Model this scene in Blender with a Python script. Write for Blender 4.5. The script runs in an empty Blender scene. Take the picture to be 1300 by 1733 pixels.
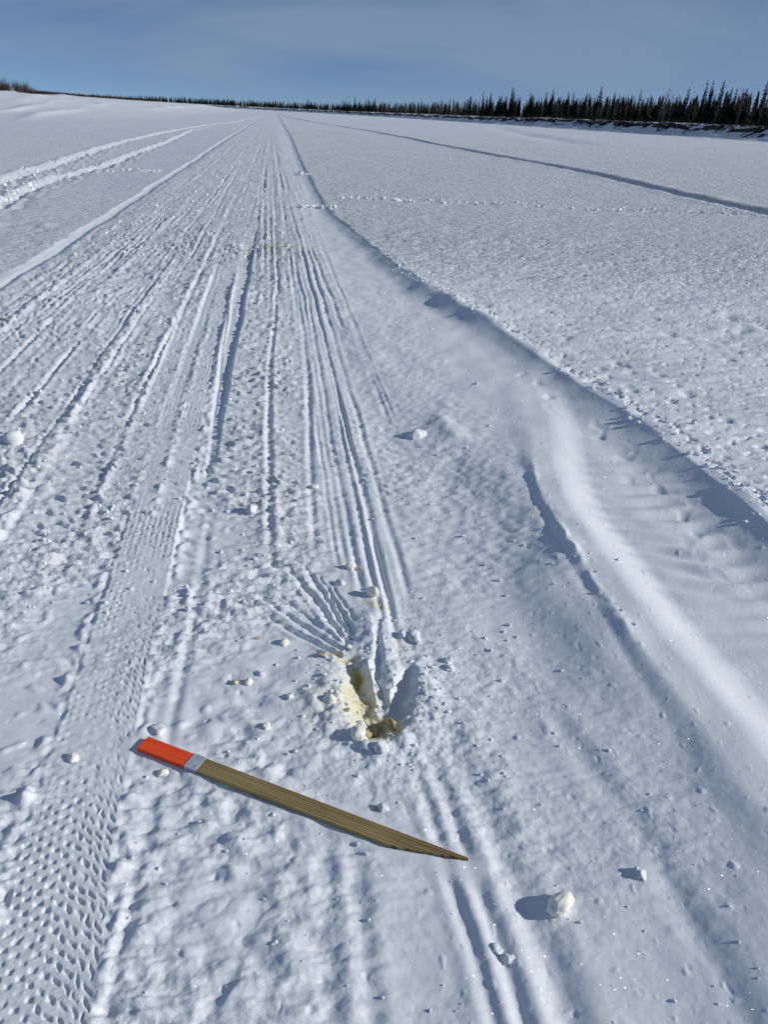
import bpy, bmesh, math, random
import numpy as np
from mathutils import Vector, Matrix

random.seed(7)
RNG = np.random.default_rng(11)
scene = bpy.context.scene
col = scene.collection

# ------------------------------------------------------------------ camera
CAM_H = 1.5
pitch, roll, yaw = math.radians(27.27), math.radians(2.92), math.radians(8.6)
cam_d = bpy.data.cameras.new('camera')
cam_d.sensor_fit = 'VERTICAL'
cam_d.sensor_height = 36.0
cam_d.sensor_width = 27.0
cam_d.lens = 36.0 * 1302.0 / 1733.0
cam_d.clip_start = 0.05
cam_d.clip_end = 20000
cam = bpy.data.objects.new('camera', cam_d)
col.objects.link(cam)
fwd = Vector((math.sin(yaw) * math.cos(pitch), math.cos(yaw) * math.cos(pitch), -math.sin(pitch)))
rl = Vector((math.cos(yaw), -math.sin(yaw), 0))
ul = rl.cross(fwd)
right = rl * math.cos(roll) + ul * math.sin(roll)
up = ul * math.cos(roll) - rl * math.sin(roll)
m = Matrix((right, up, -fwd)).transposed().to_4x4()
m.translation = (0, 0, CAM_H)
cam.matrix_world = m
scene.camera = cam

# ------------------------------------------------------------------ sky and sun
SUN_EL = math.radians(23.5)
SUN_DIR = Vector((0.975, -0.20, 0)).normalized()      # horizontal direction towards the sun
world = bpy.data.worlds.new('World')
scene.world = world
world.use_nodes = True
nt = world.node_tree
nt.nodes.clear()
N = nt.nodes.new
out = N('ShaderNodeOutputWorld')
bg = N('ShaderNodeBackground')
sky = N('ShaderNodeTexSky')
sky.sky_type = 'NISHITA'
sky.sun_disc = False
sky.sun_elevation = SUN_EL
sky.sun_rotation = math.atan2(SUN_DIR.x, SUN_DIR.y)
sky.altitude = 9000
sky.air_density = 1.0
sky.dust_density = 0.0
sky.ozone_density = 2.0
bg.inputs['Strength'].default_value = 0.066
# thin high cirrus veil
tc = N('ShaderNodeTexCoord')
mp = N('ShaderNodeMapping')
mp.inputs['Scale'].default_value = (0.8, 0.8, 3.2)
mp.inputs['Rotation'].default_value = (0.12, -0.10, 0.35)
n1 = N('ShaderNodeTexNoise')
n1.inputs['Scale'].default_value = 2.2
n1.inputs['Detail'].default_value = 6
n1.inputs['Roughness'].default_value = 0.52
n1.inputs['Distortion'].default_value = 0.5
cr = N('ShaderNodeValToRGB')
cr.color_ramp.elements[0].position = 0.42
cr.color_ramp.elements[0].color = (.12, .12, .12, 1)
cr.color_ramp.elements[1].position = 0.64
cr.color_ramp.elements[1].color = (0.78, 0.78, 0.78, 1)
mixc = N('ShaderNodeMixRGB')
mixc.inputs['Color2'].default_value = (3.4, 4.75, 6.8, 1)
tint = N('ShaderNodeMixRGB')
tint.blend_type = 'MULTIPLY'
tint.inputs['Fac'].default_value = 1.0
tint.inputs['Color2'].default_value = (0.79, 0.91, 1.05, 1)
L = nt.links.new
L(tc.outputs['Generated'], mp.inputs['Vector'])
L(mp.outputs['Vector'], n1.inputs['Vector'])
L(n1.outputs['Fac'], cr.inputs['Fac'])
L(sky.outputs['Color'], tint.inputs['Color1'])
L(tint.outputs['Color'], mixc.inputs['Color1'])
L(cr.outputs['Color'], mixc.inputs['Fac'])
L(mixc.outputs['Color'], bg.inputs['Color'])
L(bg.outputs['Background'], out.inputs['Surface'])

sun_d = bpy.data.lights.new('sun', 'SUN')
sun_d.energy = 3.55
sun_d.angle = math.radians(0.53)
sun_d.color = (1.0, 0.975, 0.94)
sun = bpy.data.objects.new('sun', sun_d)
col.objects.link(sun)
sv = Vector((SUN_DIR.x * math.cos(SUN_EL), SUN_DIR.y * math.cos(SUN_EL), math.sin(SUN_EL)))
sun.rotation_euler = sv.to_track_quat('Z', 'Y').to_euler()
sun.location = (20, -5, 20)

scene.view_settings.view_transform = 'Standard'
scene.view_settings.look = 'None'
scene.view_settings.exposure = 0.0
scene.view_settings.gamma = 1.0
scene.render.engine = 'CYCLES'
scene.cycles.max_bounces = 6
scene.cycles.use_denoising = True

# ------------------------------------------------------------------ helpers
def tag(o, label=None, cat=None, group=None, kind=None):
    if label: o['label'] = label
    if cat: o['category'] = cat
    if group: o['group'] = group
    if kind: o['kind'] = kind
    return o

def link(name, mesh, parent=None):
    o = bpy.data.objects.new(name, mesh)
    col.objects.link(o)
    if parent: o.parent = parent
    return o

def empty(name, loc=(0, 0, 0)):
    o = bpy.data.objects.new(name, None)
    o.empty_display_size = 0.1
    o.location = loc
    col.objects.link(o)
    return o

def np_mesh(name, V, F, mat, smooth=False):
    """V (n,3), F (k,3 or 4) numpy arrays -> mesh"""
    V = np.asarray(V, np.float32); F = np.asarray(F, np.int32)
    me = bpy.data.meshes.new(name)
    k, s = F.shape
    me.vertices.add(len(V)); me.vertices.foreach_set('co', V.ravel())
    me.loops.add(k * s); me.loops.foreach_set('vertex_index', F.ravel())
    me.polygons.add(k)
    me.polygons.foreach_set('loop_start', np.arange(0, k * s, s, dtype=np.int32))
    me.polygons.foreach_set('use_smooth', np.full(k, smooth))
    me.update(calc_edges=True)
    if mat: me.materials.append(mat)
    return me

_perm = np.random.default_rng(3).permutation(256).astype(np.int64)
_ga = np.random.default_rng(4).random(256) * 2 * np.pi
_gx, _gy = np.cos(_ga), np.sin(_ga)
def perlin(x, y, seed=0):
    x = x + seed * 17.31; y = y + seed * 9.73
    xi = np.floor(x).astype(np.int64); yi = np.floor(y).astype(np.int64)
    xf = x - xi; yf = y - yi
    u = xf * xf * xf * (xf * (xf * 6 - 15) + 10); v = yf * yf * yf * (yf * (yf * 6 - 15) + 10)
    def gr(ix, iy, dx, dy):
        h = _perm[(_perm[(ix + seed * 7) & 255] + iy) & 255]
        return _gx[h] * dx + _gy[h] * dy
    a = gr(xi, yi, xf, yf); b = gr(xi + 1, yi, xf - 1, yf)
    c = gr(xi, yi + 1, xf, yf - 1); d = gr(xi + 1, yi + 1, xf - 1, yf - 1)
    return 1.5 * ((a + u * (b - a)) * (1 - v) + (c + u * (d - c)) * v)

def sst(a, b, x):
    t = np.clip((x - a) / (b - a), 0, 1)
    return t * t * (3 - 2 * t)

# ------------------------------------------------------------------ materials
def new_mat(name):
    mt = bpy.data.materials.new(name)
    mt.use_nodes = True
    return mt, mt.node_tree, mt.node_tree.nodes['Principled BSDF']

def simple_mat(name, color, rough=0.8, var=0.25, scale=8.0, spec=0.2):
    mt, t, b = new_mat(name)
    n = t.nodes.new('ShaderNodeTexNoise'); n.inputs['Scale'].default_value = scale; n.inputs['Detail'].default_value = 5
    tcn = t.nodes.new('ShaderNodeTexCoord')
    t.links.new(tcn.outputs['Object'], n.inputs['Vector'])
    r = t.nodes.new('ShaderNodeValToRGB')
    r.color_ramp.elements[0].position = 0.3; r.color_ramp.elements[1].position = 0.7
    r.color_ramp.elements[0].color = (*[c * (1 - var) for c in color], 1)
    r.color_ramp.elements[1].color = (*[min(1, c * (1 + var)) for c in color], 1)
    t.links.new(n.outputs['Fac'], r.inputs['Fac'])
    t.links.new(r.outputs['Color'], b.inputs['Base Color'])
    b.inputs['Roughness'].default_value = rough
    b.inputs['Specular IOR Level'].default_value = spec
    return mt

SNOW = (0.756, 0.786, 0.826)

def snow_material(name, ground=False):
    mt, t, b = new_mat(name)
    nd, lk = t.nodes.new, t.links.new
    b.inputs['Roughness'].default_value = 0.55
    b.inputs['Specular IOR Level'].default_value = 0.25
    b.inputs['Subsurface Weight'].default_value = 0.0
    tcn = nd('ShaderNodeTexCoord')
    nf = nd('ShaderNodeTexNoise'); nf.inputs['Scale'].default_value = 520; nf.inputs['Detail'].default_value = 3; nf.inputs['Roughness'].default_value = 0.6
    lk(tcn.outputs['Object'], nf.inputs['Vector'])
    b1 = nd('ShaderNodeBump'); b1.inputs['Strength'].default_value = 0.34; b1.inputs['Distance'].default_value = 0.0012
    lk(nf.outputs['Fac'], b1.inputs['Height'])
    base = nd('ShaderNodeValToRGB')
    base.color_ramp.elements[0].color = (*SNOW, 1); base.color_ramp.elements[1].color = (0.30, 0.20, 0.035, 1)
    e_ = base.color_ramp.elements.new(.30); e_.color = (0.76, 0.72, 0.54, 1)
    e_ = base.color_ramp.elements.new(.65); e_.color = (0.50, 0.40, 0.12, 1)
    at = nd('ShaderNodeAttribute'); at.attribute_name = 'stain'
    ns = nd('ShaderNodeTexNoise'); ns.inputs['Scale'].default_value = 45; ns.inputs['Detail'].default_value = 4
    lk(tcn.outputs['Object'], ns.inputs['Vector'])
    mr = nd('ShaderNodeMapRange'); mr.inputs['From Min'].default_value = 0.3; mr.inputs['From Max'].default_value = 0.7
    mr.inputs['To Min'].default_value = 0.65; mr.inputs['To Max'].default_value = 1.2
    lk(ns.outputs['Fac'], mr.inputs['Value'])
    mu = nd('ShaderNodeMath'); mu.operation = 'MULTIPLY'; mu.use_clamp = True
    lk(at.outputs['Fac'], mu.inputs[0]); lk(mr.outputs['Result'], mu.inputs[1])
    lk(mu.outputs['Value'], base.inputs['Fac'])
    lk(base.outputs['Color'], b.inputs['Base Color'])
    if ground:
        # wind crust and crumb relief that the mesh can no longer carry far away
        af = nd('ShaderNodeAttribute'); af.attribute_name = 'far_relief'
        mpn = nd('ShaderNodeMapping'); mpn.inputs['Scale'].default_value = (0.55, 1.0, 1.0)
        lk(tcn.outputs['Object'], mpn.inputs['Vector'])
        n2 = nd('ShaderNodeTexNoise'); n2.inputs['Scale'].default_value = 9.0; n2.inputs['Detail'].default_value = 5; n2.inputs['Roughness'].default_value = 0.66
        lk(mpn.outputs['Vector'], n2.inputs['Vector'])
        hm = nd('ShaderNodeMath'); hm.operation = 'MULTIPLY'
        lk(n2.outputs['Fac'], hm.inputs[0]); lk(af.outputs['Fac'], hm.inputs[1])
        b2 = nd('ShaderNodeBump'); b2.inputs['Strength'].default_value = 1.0; b2.inputs['Distance'].default_value = 0.13
        lk(hm.outputs['Value'], b2.inputs['Height'])
        ac = nd('ShaderNodeAttribute'); ac.attribute_name = 'churn'
        mp3 = nd('ShaderNodeMapping'); mp3.inputs['Scale'].default_value = (42, 66, 50)
        lk(tcn.outputs['Object'], mp3.inputs['Vector'])
        n4 = nd('ShaderNodeTexNoise'); n4.inputs['Scale'].default_value = 1.0; n4.inputs['Detail'].default_value = 4; n4.inputs['Roughness'].default_value = .65
        lk(mp3.outputs['Vector'], n4.inputs['Vector'])
        sb = nd('ShaderNodeMath'); sb.operation = 'SUBTRACT'; sb.inputs[1].default_value = .5; lk(n4.outputs['Fac'], sb.inputs[0])
        ab = nd('ShaderNodeMath'); ab.operation = 'ABSOLUTE'; lk(sb.outputs['Value'], ab.inputs[0])
        h3 = nd('ShaderNodeMath'); h3.operation = 'MULTIPLY'; lk(ab.outputs['Value'], h3.inputs[0]); lk(ac.outputs['Fac'], h3.inputs[1])
        b3 = nd('ShaderNodeBump'); b3.inputs['Strength'].default_value = 1.0; b3.inputs['Distance'].default_value = .011
        lk(h3.outputs['Value'], b3.inputs['Height']); lk(b2.outputs['Normal'], b3.inputs['Normal'])
        lk(b3.outputs['Normal'], b1.inputs['Normal'])
    lk(b1.outputs['Normal'], b.inputs['Normal'])
    # ice crystals: tiny facets with their own tilt
    vo = nd('ShaderNodeTexVoronoi'); vo.inputs['Scale'].default_value = 760; lk(tcn.outputs['Object'], vo.inputs['Vector'])
    geo = nd('ShaderNodeNewGeometry')
    vs = nd('ShaderNodeVectorMath'); vs.operation = 'SUBTRACT'; vs.inputs[1].default_value = (.5, .5, .5); lk(vo.outputs['Color'], vs.inputs[0])
    vm = nd('ShaderNodeVectorMath'); vm.operation = 'SCALE'; vm.inputs['Scale'].default_value = 1.5; lk(vs.outputs['Vector'], vm.inputs[0])
    va = nd('ShaderNodeVectorMath'); va.operation = 'ADD'; lk(vm.outputs['Vector'], va.inputs[0]); lk(geo.outputs['Normal'], va.inputs[1])
    vn = nd('ShaderNodeVectorMath'); vn.operation = 'NORMALIZE'; lk(va.outputs['Vector'], vn.inputs[0])
    lk(vn.outputs['Vector'], b.inputs['Coat Normal'])
    wn = nd('ShaderNodeTexWhiteNoise'); lk(vo.outputs['Color'], wn.inputs['Vector'])
    gt = nd('ShaderNodeMath'); gt.operation = 'GREATER_THAN'; gt.inputs[1].default_value = .945; lk(wn.outputs['Value'], gt.inputs[0])
    lk(gt.outputs['Value'], b.inputs['Coat Weight'])
    b.inputs['Coat Roughness'].default_value = .17
    return mt

M_GROUND = snow_material('snow_ground', True)
M_SNOW = snow_material('snow_chunk')

def ice_mat(name, c1, c2):
    mt, t, b = new_mat(name)
    tcn = t.nodes.new('ShaderNodeTexCoord')
    n = t.nodes.new('ShaderNodeTexNoise'); n.inputs['Scale'].default_value = 38; n.inputs['Detail'].default_value = 4
    t.links.new(tcn.outputs['Object'], n.inputs['Vector'])
    r = t.nodes.new('ShaderNodeValToRGB')
    r.color_ramp.elements[0].position = 0.38; r.color_ramp.elements[1].position = 0.62
    r.color_ramp.elements[0].color = (*c1, 1); r.color_ramp.elements[1].color = (*c2, 1)
    t.links.new(n.outputs['Fac'], r.inputs['Fac']); t.links.new(r.outputs['Color'], b.inputs['Base Color'])
    b.inputs['Roughness'].default_value = 0.4
    b.inputs['Specular IOR Level'].default_value = 0.35
    return mt
M_CREAM = ice_mat('cream_ice', (0.90, 0.85, 0.70), (0.92, 0.91, 0.88))
M_AMBER = ice_mat('amber_ice', (0.40, 0.26, 0.07), (0.72, 0.66, 0.50))
M_BROWN = ice_mat('brown_ice', (0.24, 0.13, 0.03), (0.62, 0.50, 0.28))

# ------------------------------------------------------------------ the snow surface
def interp(y, pts):
    p = np.array(sorted(pts))
    return np.interp(y, p[:, 0], p[:, 1])

EDGE = [(0.3, 1.99), (2.56, 1.987), (3.06, 1.99), (3.66, 1.97), (4.27, 1.875), (5.15, 1.77), (6.04, 1.65), (7.3, 1.40), (8.85, 1.20), (10.9, 1.05), (14.4, 0.82), (26, 0.80), (56, 1.0), (300, 1.2)]
FACE = [(0.3, 1.72), (2.2, 1.72), (2.62, 1.72), (3.14, 1.70), (3.8, 1.63), (4.57, 1.56), (5.23, 1.46), (6.4, 1.32), (7.3, 1.14), (8.8, 1.0), (10.8, 0.88), (14.4, 0.66), (26, 0.64), (56, 0.8), (300, 1.0)]
CREST = [(0.2, 1.18), (1.17, 1.144), (1.43, 1.134), (1.85, 1.116), (2.24, 1.105), (2.54, 1.111), (2.86, 1.12), (3.25, 1.20), (3.6, 1.317), (4.37, 1.50), (5.0, 1.604)]
SLOPE = [(0.3, 1.0), (1.64, 1.12), (1.85, 1.10), (2.3, 1.05), (2.78, 1.04), (3.27, 0.97), (3.9, 0.86), (5.1, 0.70), (6.7, 0.62), (12, 0.6)]
RG = [(2, 10.4), (16.3, 10.38), (18.8, 10.37), (22.5, 10.56), (27.8, 10.83), (35, 10.9), (44, 10.42), (62.7, 9.82), (78, 9.49), (111, 7.3), (144, 5.5), (221, 2.5), (300, 1.2)]
TLU = [(6, -5.2), (18, -5.61), (24, -5.89), (36.7, -6.45), (60.6, -6.61), (103, -4.4), (188, -2.9), (260, -2.2)]
TLL = [(6, -4.2), (14.3, -4.49), (18.5, -4.84), (22.5, -4.62), (30.5, -4.78), (38.8, -4.80), (60, -5.6), (100, -4.0)]

def seg_trough(X, Y, pts):
    """pts: (x, y, depth, width). Returns the depth field of a trough along a polyline."""
    best = np.zeros_like(X)
    for (x0, y0, d0, w0), (x1, y1, d1, w1) in zip(pts[:-1], pts[1:]):
        vx, vy = x1 - x0, y1 - y0
        t = np.clip(((X - x0) * vx + (Y - y0) * vy) / (vx * vx + vy * vy), 0, 1)
        dd = np.hypot(X - x0 - t * vx, Y - y0 - t * vy)
        w = w0 + t * (w1 - w0)
        best = np.maximum(best, (d0 + t * (d1 - d0)) * np.exp(-(dd / w) ** 2.5))
    return best

STAKE_A, STAKE_B = Vector((-0.373, 1.584)), Vector((0.400, 1.137))

def surface(X, Y, sp, spx=None):
    """height, stain, far_relief of the snow at X, Y; sp = local mesh spacing (one per row)"""
    R = X.shape[0]
    if spx is None: spx = sp
    y1 = Y[:, 0]
    Z = np.zeros_like(X)
    stain = np.zeros_like(X)
    def nz(lx, ly, seed, cut=1.0, wx=0.0):
        lod = np.clip((min(lx, ly) * 2.2 / sp - 1.0) / 1.2, 0, 1) if cut else np.ones(R)
        k = np.nonzero(lod > 0)[0]
        o = np.zeros_like(X)
        if len(k):
            a, b = k[0], k[-1] + 1
            o[a:b] = perlin(X[a:b] / lx + wx * Y[a:b] / lx, Y[a:b] / ly, seed) * lod[a:b, None]
        return o
    row = lambda pts: interp(y1, pts)[:, None]
    yc = y1[:, None]

    wob = 0.020 * nz(0.6, 0.9, 1) + 0.008 * nz(0.15, 0.22, 2)
    Xw = X + wob
    n30 = nz(0.35, 0.45, 3); n90 = nz(0.9, 1.1, 4); n3 = nz(3.5, 3.5, 5); n12 = nz(14, 14, 6)

    edge, face, crest, slp = row(EDGE), row(FACE), row(CREST), row(SLOPE)
    LX = -2.42
    trail = sst(LX - 0.05, LX + 0.25, Xw) * (1 - sst(-0.35, 0.1, Xw - slp))         # packed trail
    rough = sst(LX, LX + 0.2, Xw) * (1 - sst(-0.12, 0.42, Xw))                       # churned half of it
    rough = np.maximum(rough, 0.35 * trail)
    fieldR = sst(0.0, 0.12, Xw - edge)
    fieldL = 1 - sst(LX - 0.14, LX - .04, Xw)
    trench = sst(-0.25, 0.05, Xw - slp) * (1 - fieldR)

    # ---- large forms
    Z += 0.012 * n90 * (1 - 0.5 * trail) + 0.022 * n3 + 0.05 * n12 * sst(12, 40, yc)
    hf = interp(y1, [(0, 0.064), (4, 0.066), (6, 0.06), (9, 0.038), (14, 0.016), (30, 0.012), (300, 0.02)])[:, None]
    Xe = X + .45 * wob
    t = np.clip((Xe - face) / np.maximum(edge - face, 0.02), 0, 1)
    Z += hf * t ** 2.0
    Z += 0.012 * np.exp(-((Xw - edge - 0.05) / 0.05) ** 2) * (0.6 + 0.8 * n30)
    # ragged crumbled crust along the lip
    Z -= 0.018 * fieldR * np.exp(-((Xw - edge - 0.10) / 0.09) ** 2) * np.clip(nz(0.05, 0.05, 7) * 2 - 0.3, 0, 1)
    # drift tongue along the trench
    hc = interp(y1, [(0.3, 0.046), (1.2, 0.058), (2.0, 0.068), (3.0, 0.066), (3.5, 0.050), (4.2, 0.022), (5.0, 0.010), (5.8, 0.0)])[:, None]
    wl = interp(y1, [(0.3, 0.16), (1.3, 0.11), (1.9, 0.06), (2.6, 0.045), (3.1, 0.05), (3.6, 0.14), (4.5, 0.25), (6, 0.3)])[:, None]
    wp = interp(y1, [(0.3, 0.10), (2.0, 0.08), (3.2, 0.08), (4.5, 0.05)])[:, None]
    dc = X + .35 * wob - crest + 0.012 * n30
    Z += hc * np.where(dc < 0, 0.24 * (1 - sst(0, 1, -dc / wl)) + 0.76 * np.exp(-(dc / (wl * 1.2 + .20)) ** 2), 1 - sst(0, 1, (dc - wp) / 0.22))
    Z += 0.008 * np.exp(-((dc + .002) / .014) ** 2) * np.clip(.5 + 1.6 * nz(.065, .06, 58), 0, 1.3) * sst(1.7, 2.2, yc) * (1 - sst(3.0, 3.4, yc)) * np.clip(.5 + n30, 0, 1)
    # dents along the trench wall
    dent = np.clip(nz(.10, .12, 52) - .22, 0, 1) * np.exp(-((Xw - edge + .26) / .09) ** 2) * sst(2.0, 2.4, yc) * (1 - sst(4.6, 5.4, yc))
    Z -= .022 * dent
    # step down from the drift to the trail
    hs = interp(y1, [(0.3, 0.010), (1.5, 0.010), (2.2, 0.014), (3.2, 0.020), (4, 0.018), (6, 0.012), (12, 0.008), (40, 0.01)])[:, None]
    Z += hs * sst(-0.26, 0.0, Xw - slp + 0.05 * n30)
    Z += 0.02 * np.exp(-((Xw - slp - 0.02) / 0.06) ** 2) * np.clip(n30 * 2, 0, 1) * sst(1.6, 2.2, yc) * (1 - sst(5, 7, yc))
    # wind ripples on the trench floor
    rip = np.sin(2 * np.pi * (Y / 0.12 + 1.6 * X + 0.45 * n30))
    Z += 0.013 * rip * sst(0.22, 0.34, Xw - crest) * (1 - sst(-0.30, -0.12, Xw - edge)) * sst(1.3, 1.8, yc) * (1 - sst(3.0, 3.6, yc)) * (0.6 + 0.6 * n90)
    # two little cornices on the lip
    for (cx, cy, hx, hy, hh) in ((1.40, 7.35, 0.15, 0.16, 0.042), (1.53, 6.75, 0.13, 0.20, 0.040), (1.62, 6.1, 0.12, 0.30, 0.02)):
        Z += hh * np.exp(-((X - cx) / hx) ** 2 - ((Y - cy) / hy) ** 2)
    # left field falls off gently, then the bar rises far to the left
    Z -= 0.030 * np.clip(LX - .05 - X, 0, 2.0) * (1 - sst(40, 90, yc))
    bar = sst(45, 115, yc) * (1 - sst(430, 620, yc))
    Z += bar * 1.95 * sst(12, 37, -X + 1.5 * n12)
    # left margin of the trail: ski groove and its bank
    dl = Xw - LX
    Z += -0.015 * np.exp(-((dl - 0.02) / 0.03) ** 2) + 0.005 * np.exp(-((dl + 0.06) / 0.04) ** 2) + 0.012 * np.exp(-((dl - 0.10) / 0.04) ** 2) * (1 + n30)
    # the neighbouring snowmachine track on the left
    for pts, w, d in ((TLU, 0.13, 0.07), (TLL, 0.09, 0.065)):
        dd = X - row(pts) + 0.08 * n90
        fall = (1 - sst(220, 300, yc)) * sst(4, 8, yc)
        if pts is TLL: fall = fall * (1 - sst(55, 80, yc))
        ww = np.maximum(w, spx[:, None] * 0.9)
        Z += fall * (-d * np.exp(-((dd - 0.1) / ww) ** 2) + 0.5 * d * np.exp(-((dd + w * 1.5) / (ww * 0.8)) ** 2) * (1 + 0.5 * n30) + 0.05 * np.exp(-((dd - 3.2 * w) / (3 * w)) ** 2) * nz(.16, .35, 33))
    # single deep track far right
    dd = X - row(RG) + 0.15 * n3
    ww = np.maximum(0.26, spx[:, None] * 0.9)
    Z += (1 - sst(230, 320, yc)) * (-0.17 * np.exp(-(dd / ww) ** 4) + 0.03 * np.exp(-((dd - 0.55) / 0.25) ** 2) + 0.03 * np.exp(-((dd + 0.55) / 0.25) ** 2))
    # old wind-drifted tracks on the left bar and a low drift on the right
    for (xa, ya, xb, yb, w, h) in ((-35, 112, -50, 205, 1.2, .20), (-17.5, 58, -27, 150, .7, .17), (-21, 64, -31, 150, .5, .13), (-20, 122, -32, 420, 1.2, 0.24), (-26, 88, -40, 190, .8, .16),
                                  (24, 60, 55, 210, 2.5, -0.35), (70, 95, 52, 180, 2.2, -0.3)):
        tt = np.clip((Y - ya) / (yb - ya), 0, 1)
        dd = X - (xa + tt * (xb - xa)) + 0.9 * nz(5, 20, 71)
        Z += h * np.exp(-(dd / w) ** 2) * sst(ya, ya + 0.2 * (yb - ya), yc) * (1 - sst(yb - 0.2 * (yb - ya), yb, yc)) * np.clip(0.7 + 0.8 * nz(9, 30, 34), 0, 1.2)
    # lumpy footpaths that cross the trail
    for (xa, xb, ya, yb, h) in ((0.25, 1.05, 14.3, 14.55, 0.05), (1.2, 3.2, 15.85, 15.85, 0.05), (2.6, 4.6, 15.9, 16.6, 0.04), (4.6, 9.8, 16.5, 15.3, 0.035), (-0.1, 0.95, 21.5, 22.2, 0.05), (-4.6, -2.8, 21.7, 21.4, 0.06), (-3.9, -3.0, 11.3, 11.33, 0.05)):
        tt = np.clip((X - xa) / (xb - xa), 0, 1)
        Z += h * np.exp(-((Y - ya - tt * (yb - ya) - 0.10 * n30) / 0.12) ** 2) * sst(xa - .2, xa + .1, X) * (1 - sst(xb - .1, xb + .2, X)) * np.clip(0.45 + 1.3 * perlin(X / .34, Y / .7, 8), 0, 1.5) * .8

    # ---- grooves of runners, skis and tyres (x(y), width, depth, first y, last y)
    GR = [([(0.5, .385), (0.95, .372), (1.36, .35), (1.57, .335)], .016, .016, 0, 1.5, 1), ([(0.5, .43), (1.0, .425), (1.35, .40), (1.57, .375)], .020, .021, 0, 1.55, 1),
          ([(1.9, .362), (2.5, .37), (2.9, .376), (3.7, .357), (5.9, .34), (9, .314), (14.5, .245), (23, .08)], .012, .016, 1.95, 40, 1),
          ([(1.9, .33), (4.7, .325), (7.7, .29), (14, .2), (30, 0.0)], .010, .010, 2.05, 30, 1),
          ([(2.8, .278), (3.7, .264), (7, .275), (14, .16)], .011, .012, 2.3, 30, 1),
          ([(2, .45), (5, .42), (10, .37), (25, .2)], .013, .011, 2.3, 25, 1),
          ([(0.5, .52), (0.9, .515), (1.25, .49), (1.56, .447)], .035, .018, 0, 1.75, 1),
          ([(2.7, .127), (3.3, .139), (4.7, .184), (9, .2), (20, .05)], .014, .015, 2.6, 30, 1),
          ([(2.8, -.05), (3.6, -.062), (4.7, -.06), (7.7, .009), (20, -.05)], .013, .020, 2.7, 30, 1),
          ([(.5, -.345), (1.15, -.337), (1.66, -.308), (2.04, -.296), (2.7, -.293)], .014, .010, 0, 2.9, 1),
          ([(.5, -.06), (1.5, -.05), (2.5, -.04)], .03, .006, 0, 1.25, 1),
          ([(.5, .14), (1.4, .16)], .02, .009, 0, 1.3, 1), ([(.5, .05), (1.4, .1)], .03, .008, 0, 1.3, 1),
          ([(.3, .86), (.8, .858), (1.1, .843), (1.26, .822), (1.53, .775)], .03, .009, 0, 1.7, 1)]
    rr = random.Random(5)
    longn = nz(.45, 3.2, 38)
    for i in range(85):
        xa = rr.uniform(-2.15, 0.65); xb = xa + rr.uniform(-0.35, 0.35)
        ya = rr.choice([2.5, 4, 6, 9, 12]); yb = ya + rr.uniform(6, 70)
        GR.append(([(ya, xa), (yb, xb * 0.8 - 0.1)], rr.uniform(.007, .018), rr.uniform(.006, .018), ya, yb, 2))
    for pts, w, d, ya, yb, br in GR:
        k = np.nonzero((y1 > ya - 0.3) & (y1 < yb * 1.05 + 0.2))[0]
        if not len(k): continue
        s = slice(k[0], k[-1] + 1)
        ww = np.maximum(w, spx[s, None] * 0.9)
        dd = X[s] + 0.5 * wob[s] - row(pts)[s]
        am = 0.42 * d * sst(ya - 0.15, ya + 0.15, yc[s]) * (1 - sst(yb * 0.9, yb * 1.05, yc[s])) * (np.clip(0.95 + .35 * n90[s] + 0.45 * n30[s], 0.3, 1.5) if br == 1 else np.clip(0.75 + .7 * n90[s] + 0.6 * n30[s] + 1.0 * longn[s], 0.0, 1.6)) * (1 - .45 * sst(12, 50, yc[s]))
        Z[s] += am * (-np.exp(-(dd / ww) ** 2) + 0.45 * np.exp(-((dd - 2 * ww) / (1.1 * ww)) ** 2) + 0.45 * np.exp(-((dd + 2 * ww) / (1.1 * ww)) ** 2))
    # raised seams between passes
    for x0, ya, yb, h in ((-1.1, 2.4, 9, .015), (-1.96, 4.5, 11, .018), (-0.80, 5, 14, .008), (-1.55, 7, 20, .012)):
        dd = X + wob - x0
        Z += h * np.exp(-(dd / 0.03) ** 2) * sst(ya - .5, ya + .5, yc) * (1 - sst(yb * .8, yb * 1.1, yc)) * np.clip(0.8 + 1.2 * nz(.06, .07, 9), 0, 1.6)
    # the deep smooth groove with the dark right wall
    xg = row([(2.5, -.322), (3.4, -.318), (4.7, -.315), (6.7, -.293), (9, -.278), (14, -.25)])
    dd = X + 0.4 * wob - xg
    pr = np.where(dd < 0, np.exp(-(np.minimum(dd + 0.02, 0) / 0.10) ** 2), 1 - sst(0.0, 0.025, dd))
    smoothg = pr * sst(2.9, 4.6, yc) * (1 - sst(9, 13, yc))
    Z -= 0.018 * smoothg
    calm = 1 - 0.85 * smoothg

    # ---- churned snow of the trail
    Z += rough * sst(5, 10, yc) * (0.007 * nz(.22, .30, 39) + 0.009 * nz(.30, .9, 47) + .02 * np.clip(nz(.25, .35, 48) - .25, 0, 1))
    cl = sst(2.0, 3.4, yc)
    big = nz(.13, .11, 10); mid = nz(.065, .05, 11); fine = nz(.03, .024, 12); tiny = nz(.013, .012, 13)
    tr = rough * calm
    ub = 2 * np.pi * (Y / 0.060 + 6.5 * X + 1.0 * n30 + 0.30 * mid)
    bars = (np.sin(ub) + .35 * np.sin(2 * ub + .8)) * np.clip(.35 + 1.5 * nz(.085, .075, 57), 0, 1.4) * np.clip((0.062 * 1.6 / sp - .8) / 1.0, 0, 1)[:, None]
    nearamp = interp(y1, [(0, .75), (1.8, .95), (2.8, 1.3), (8, 1.5)])[:, None]
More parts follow.
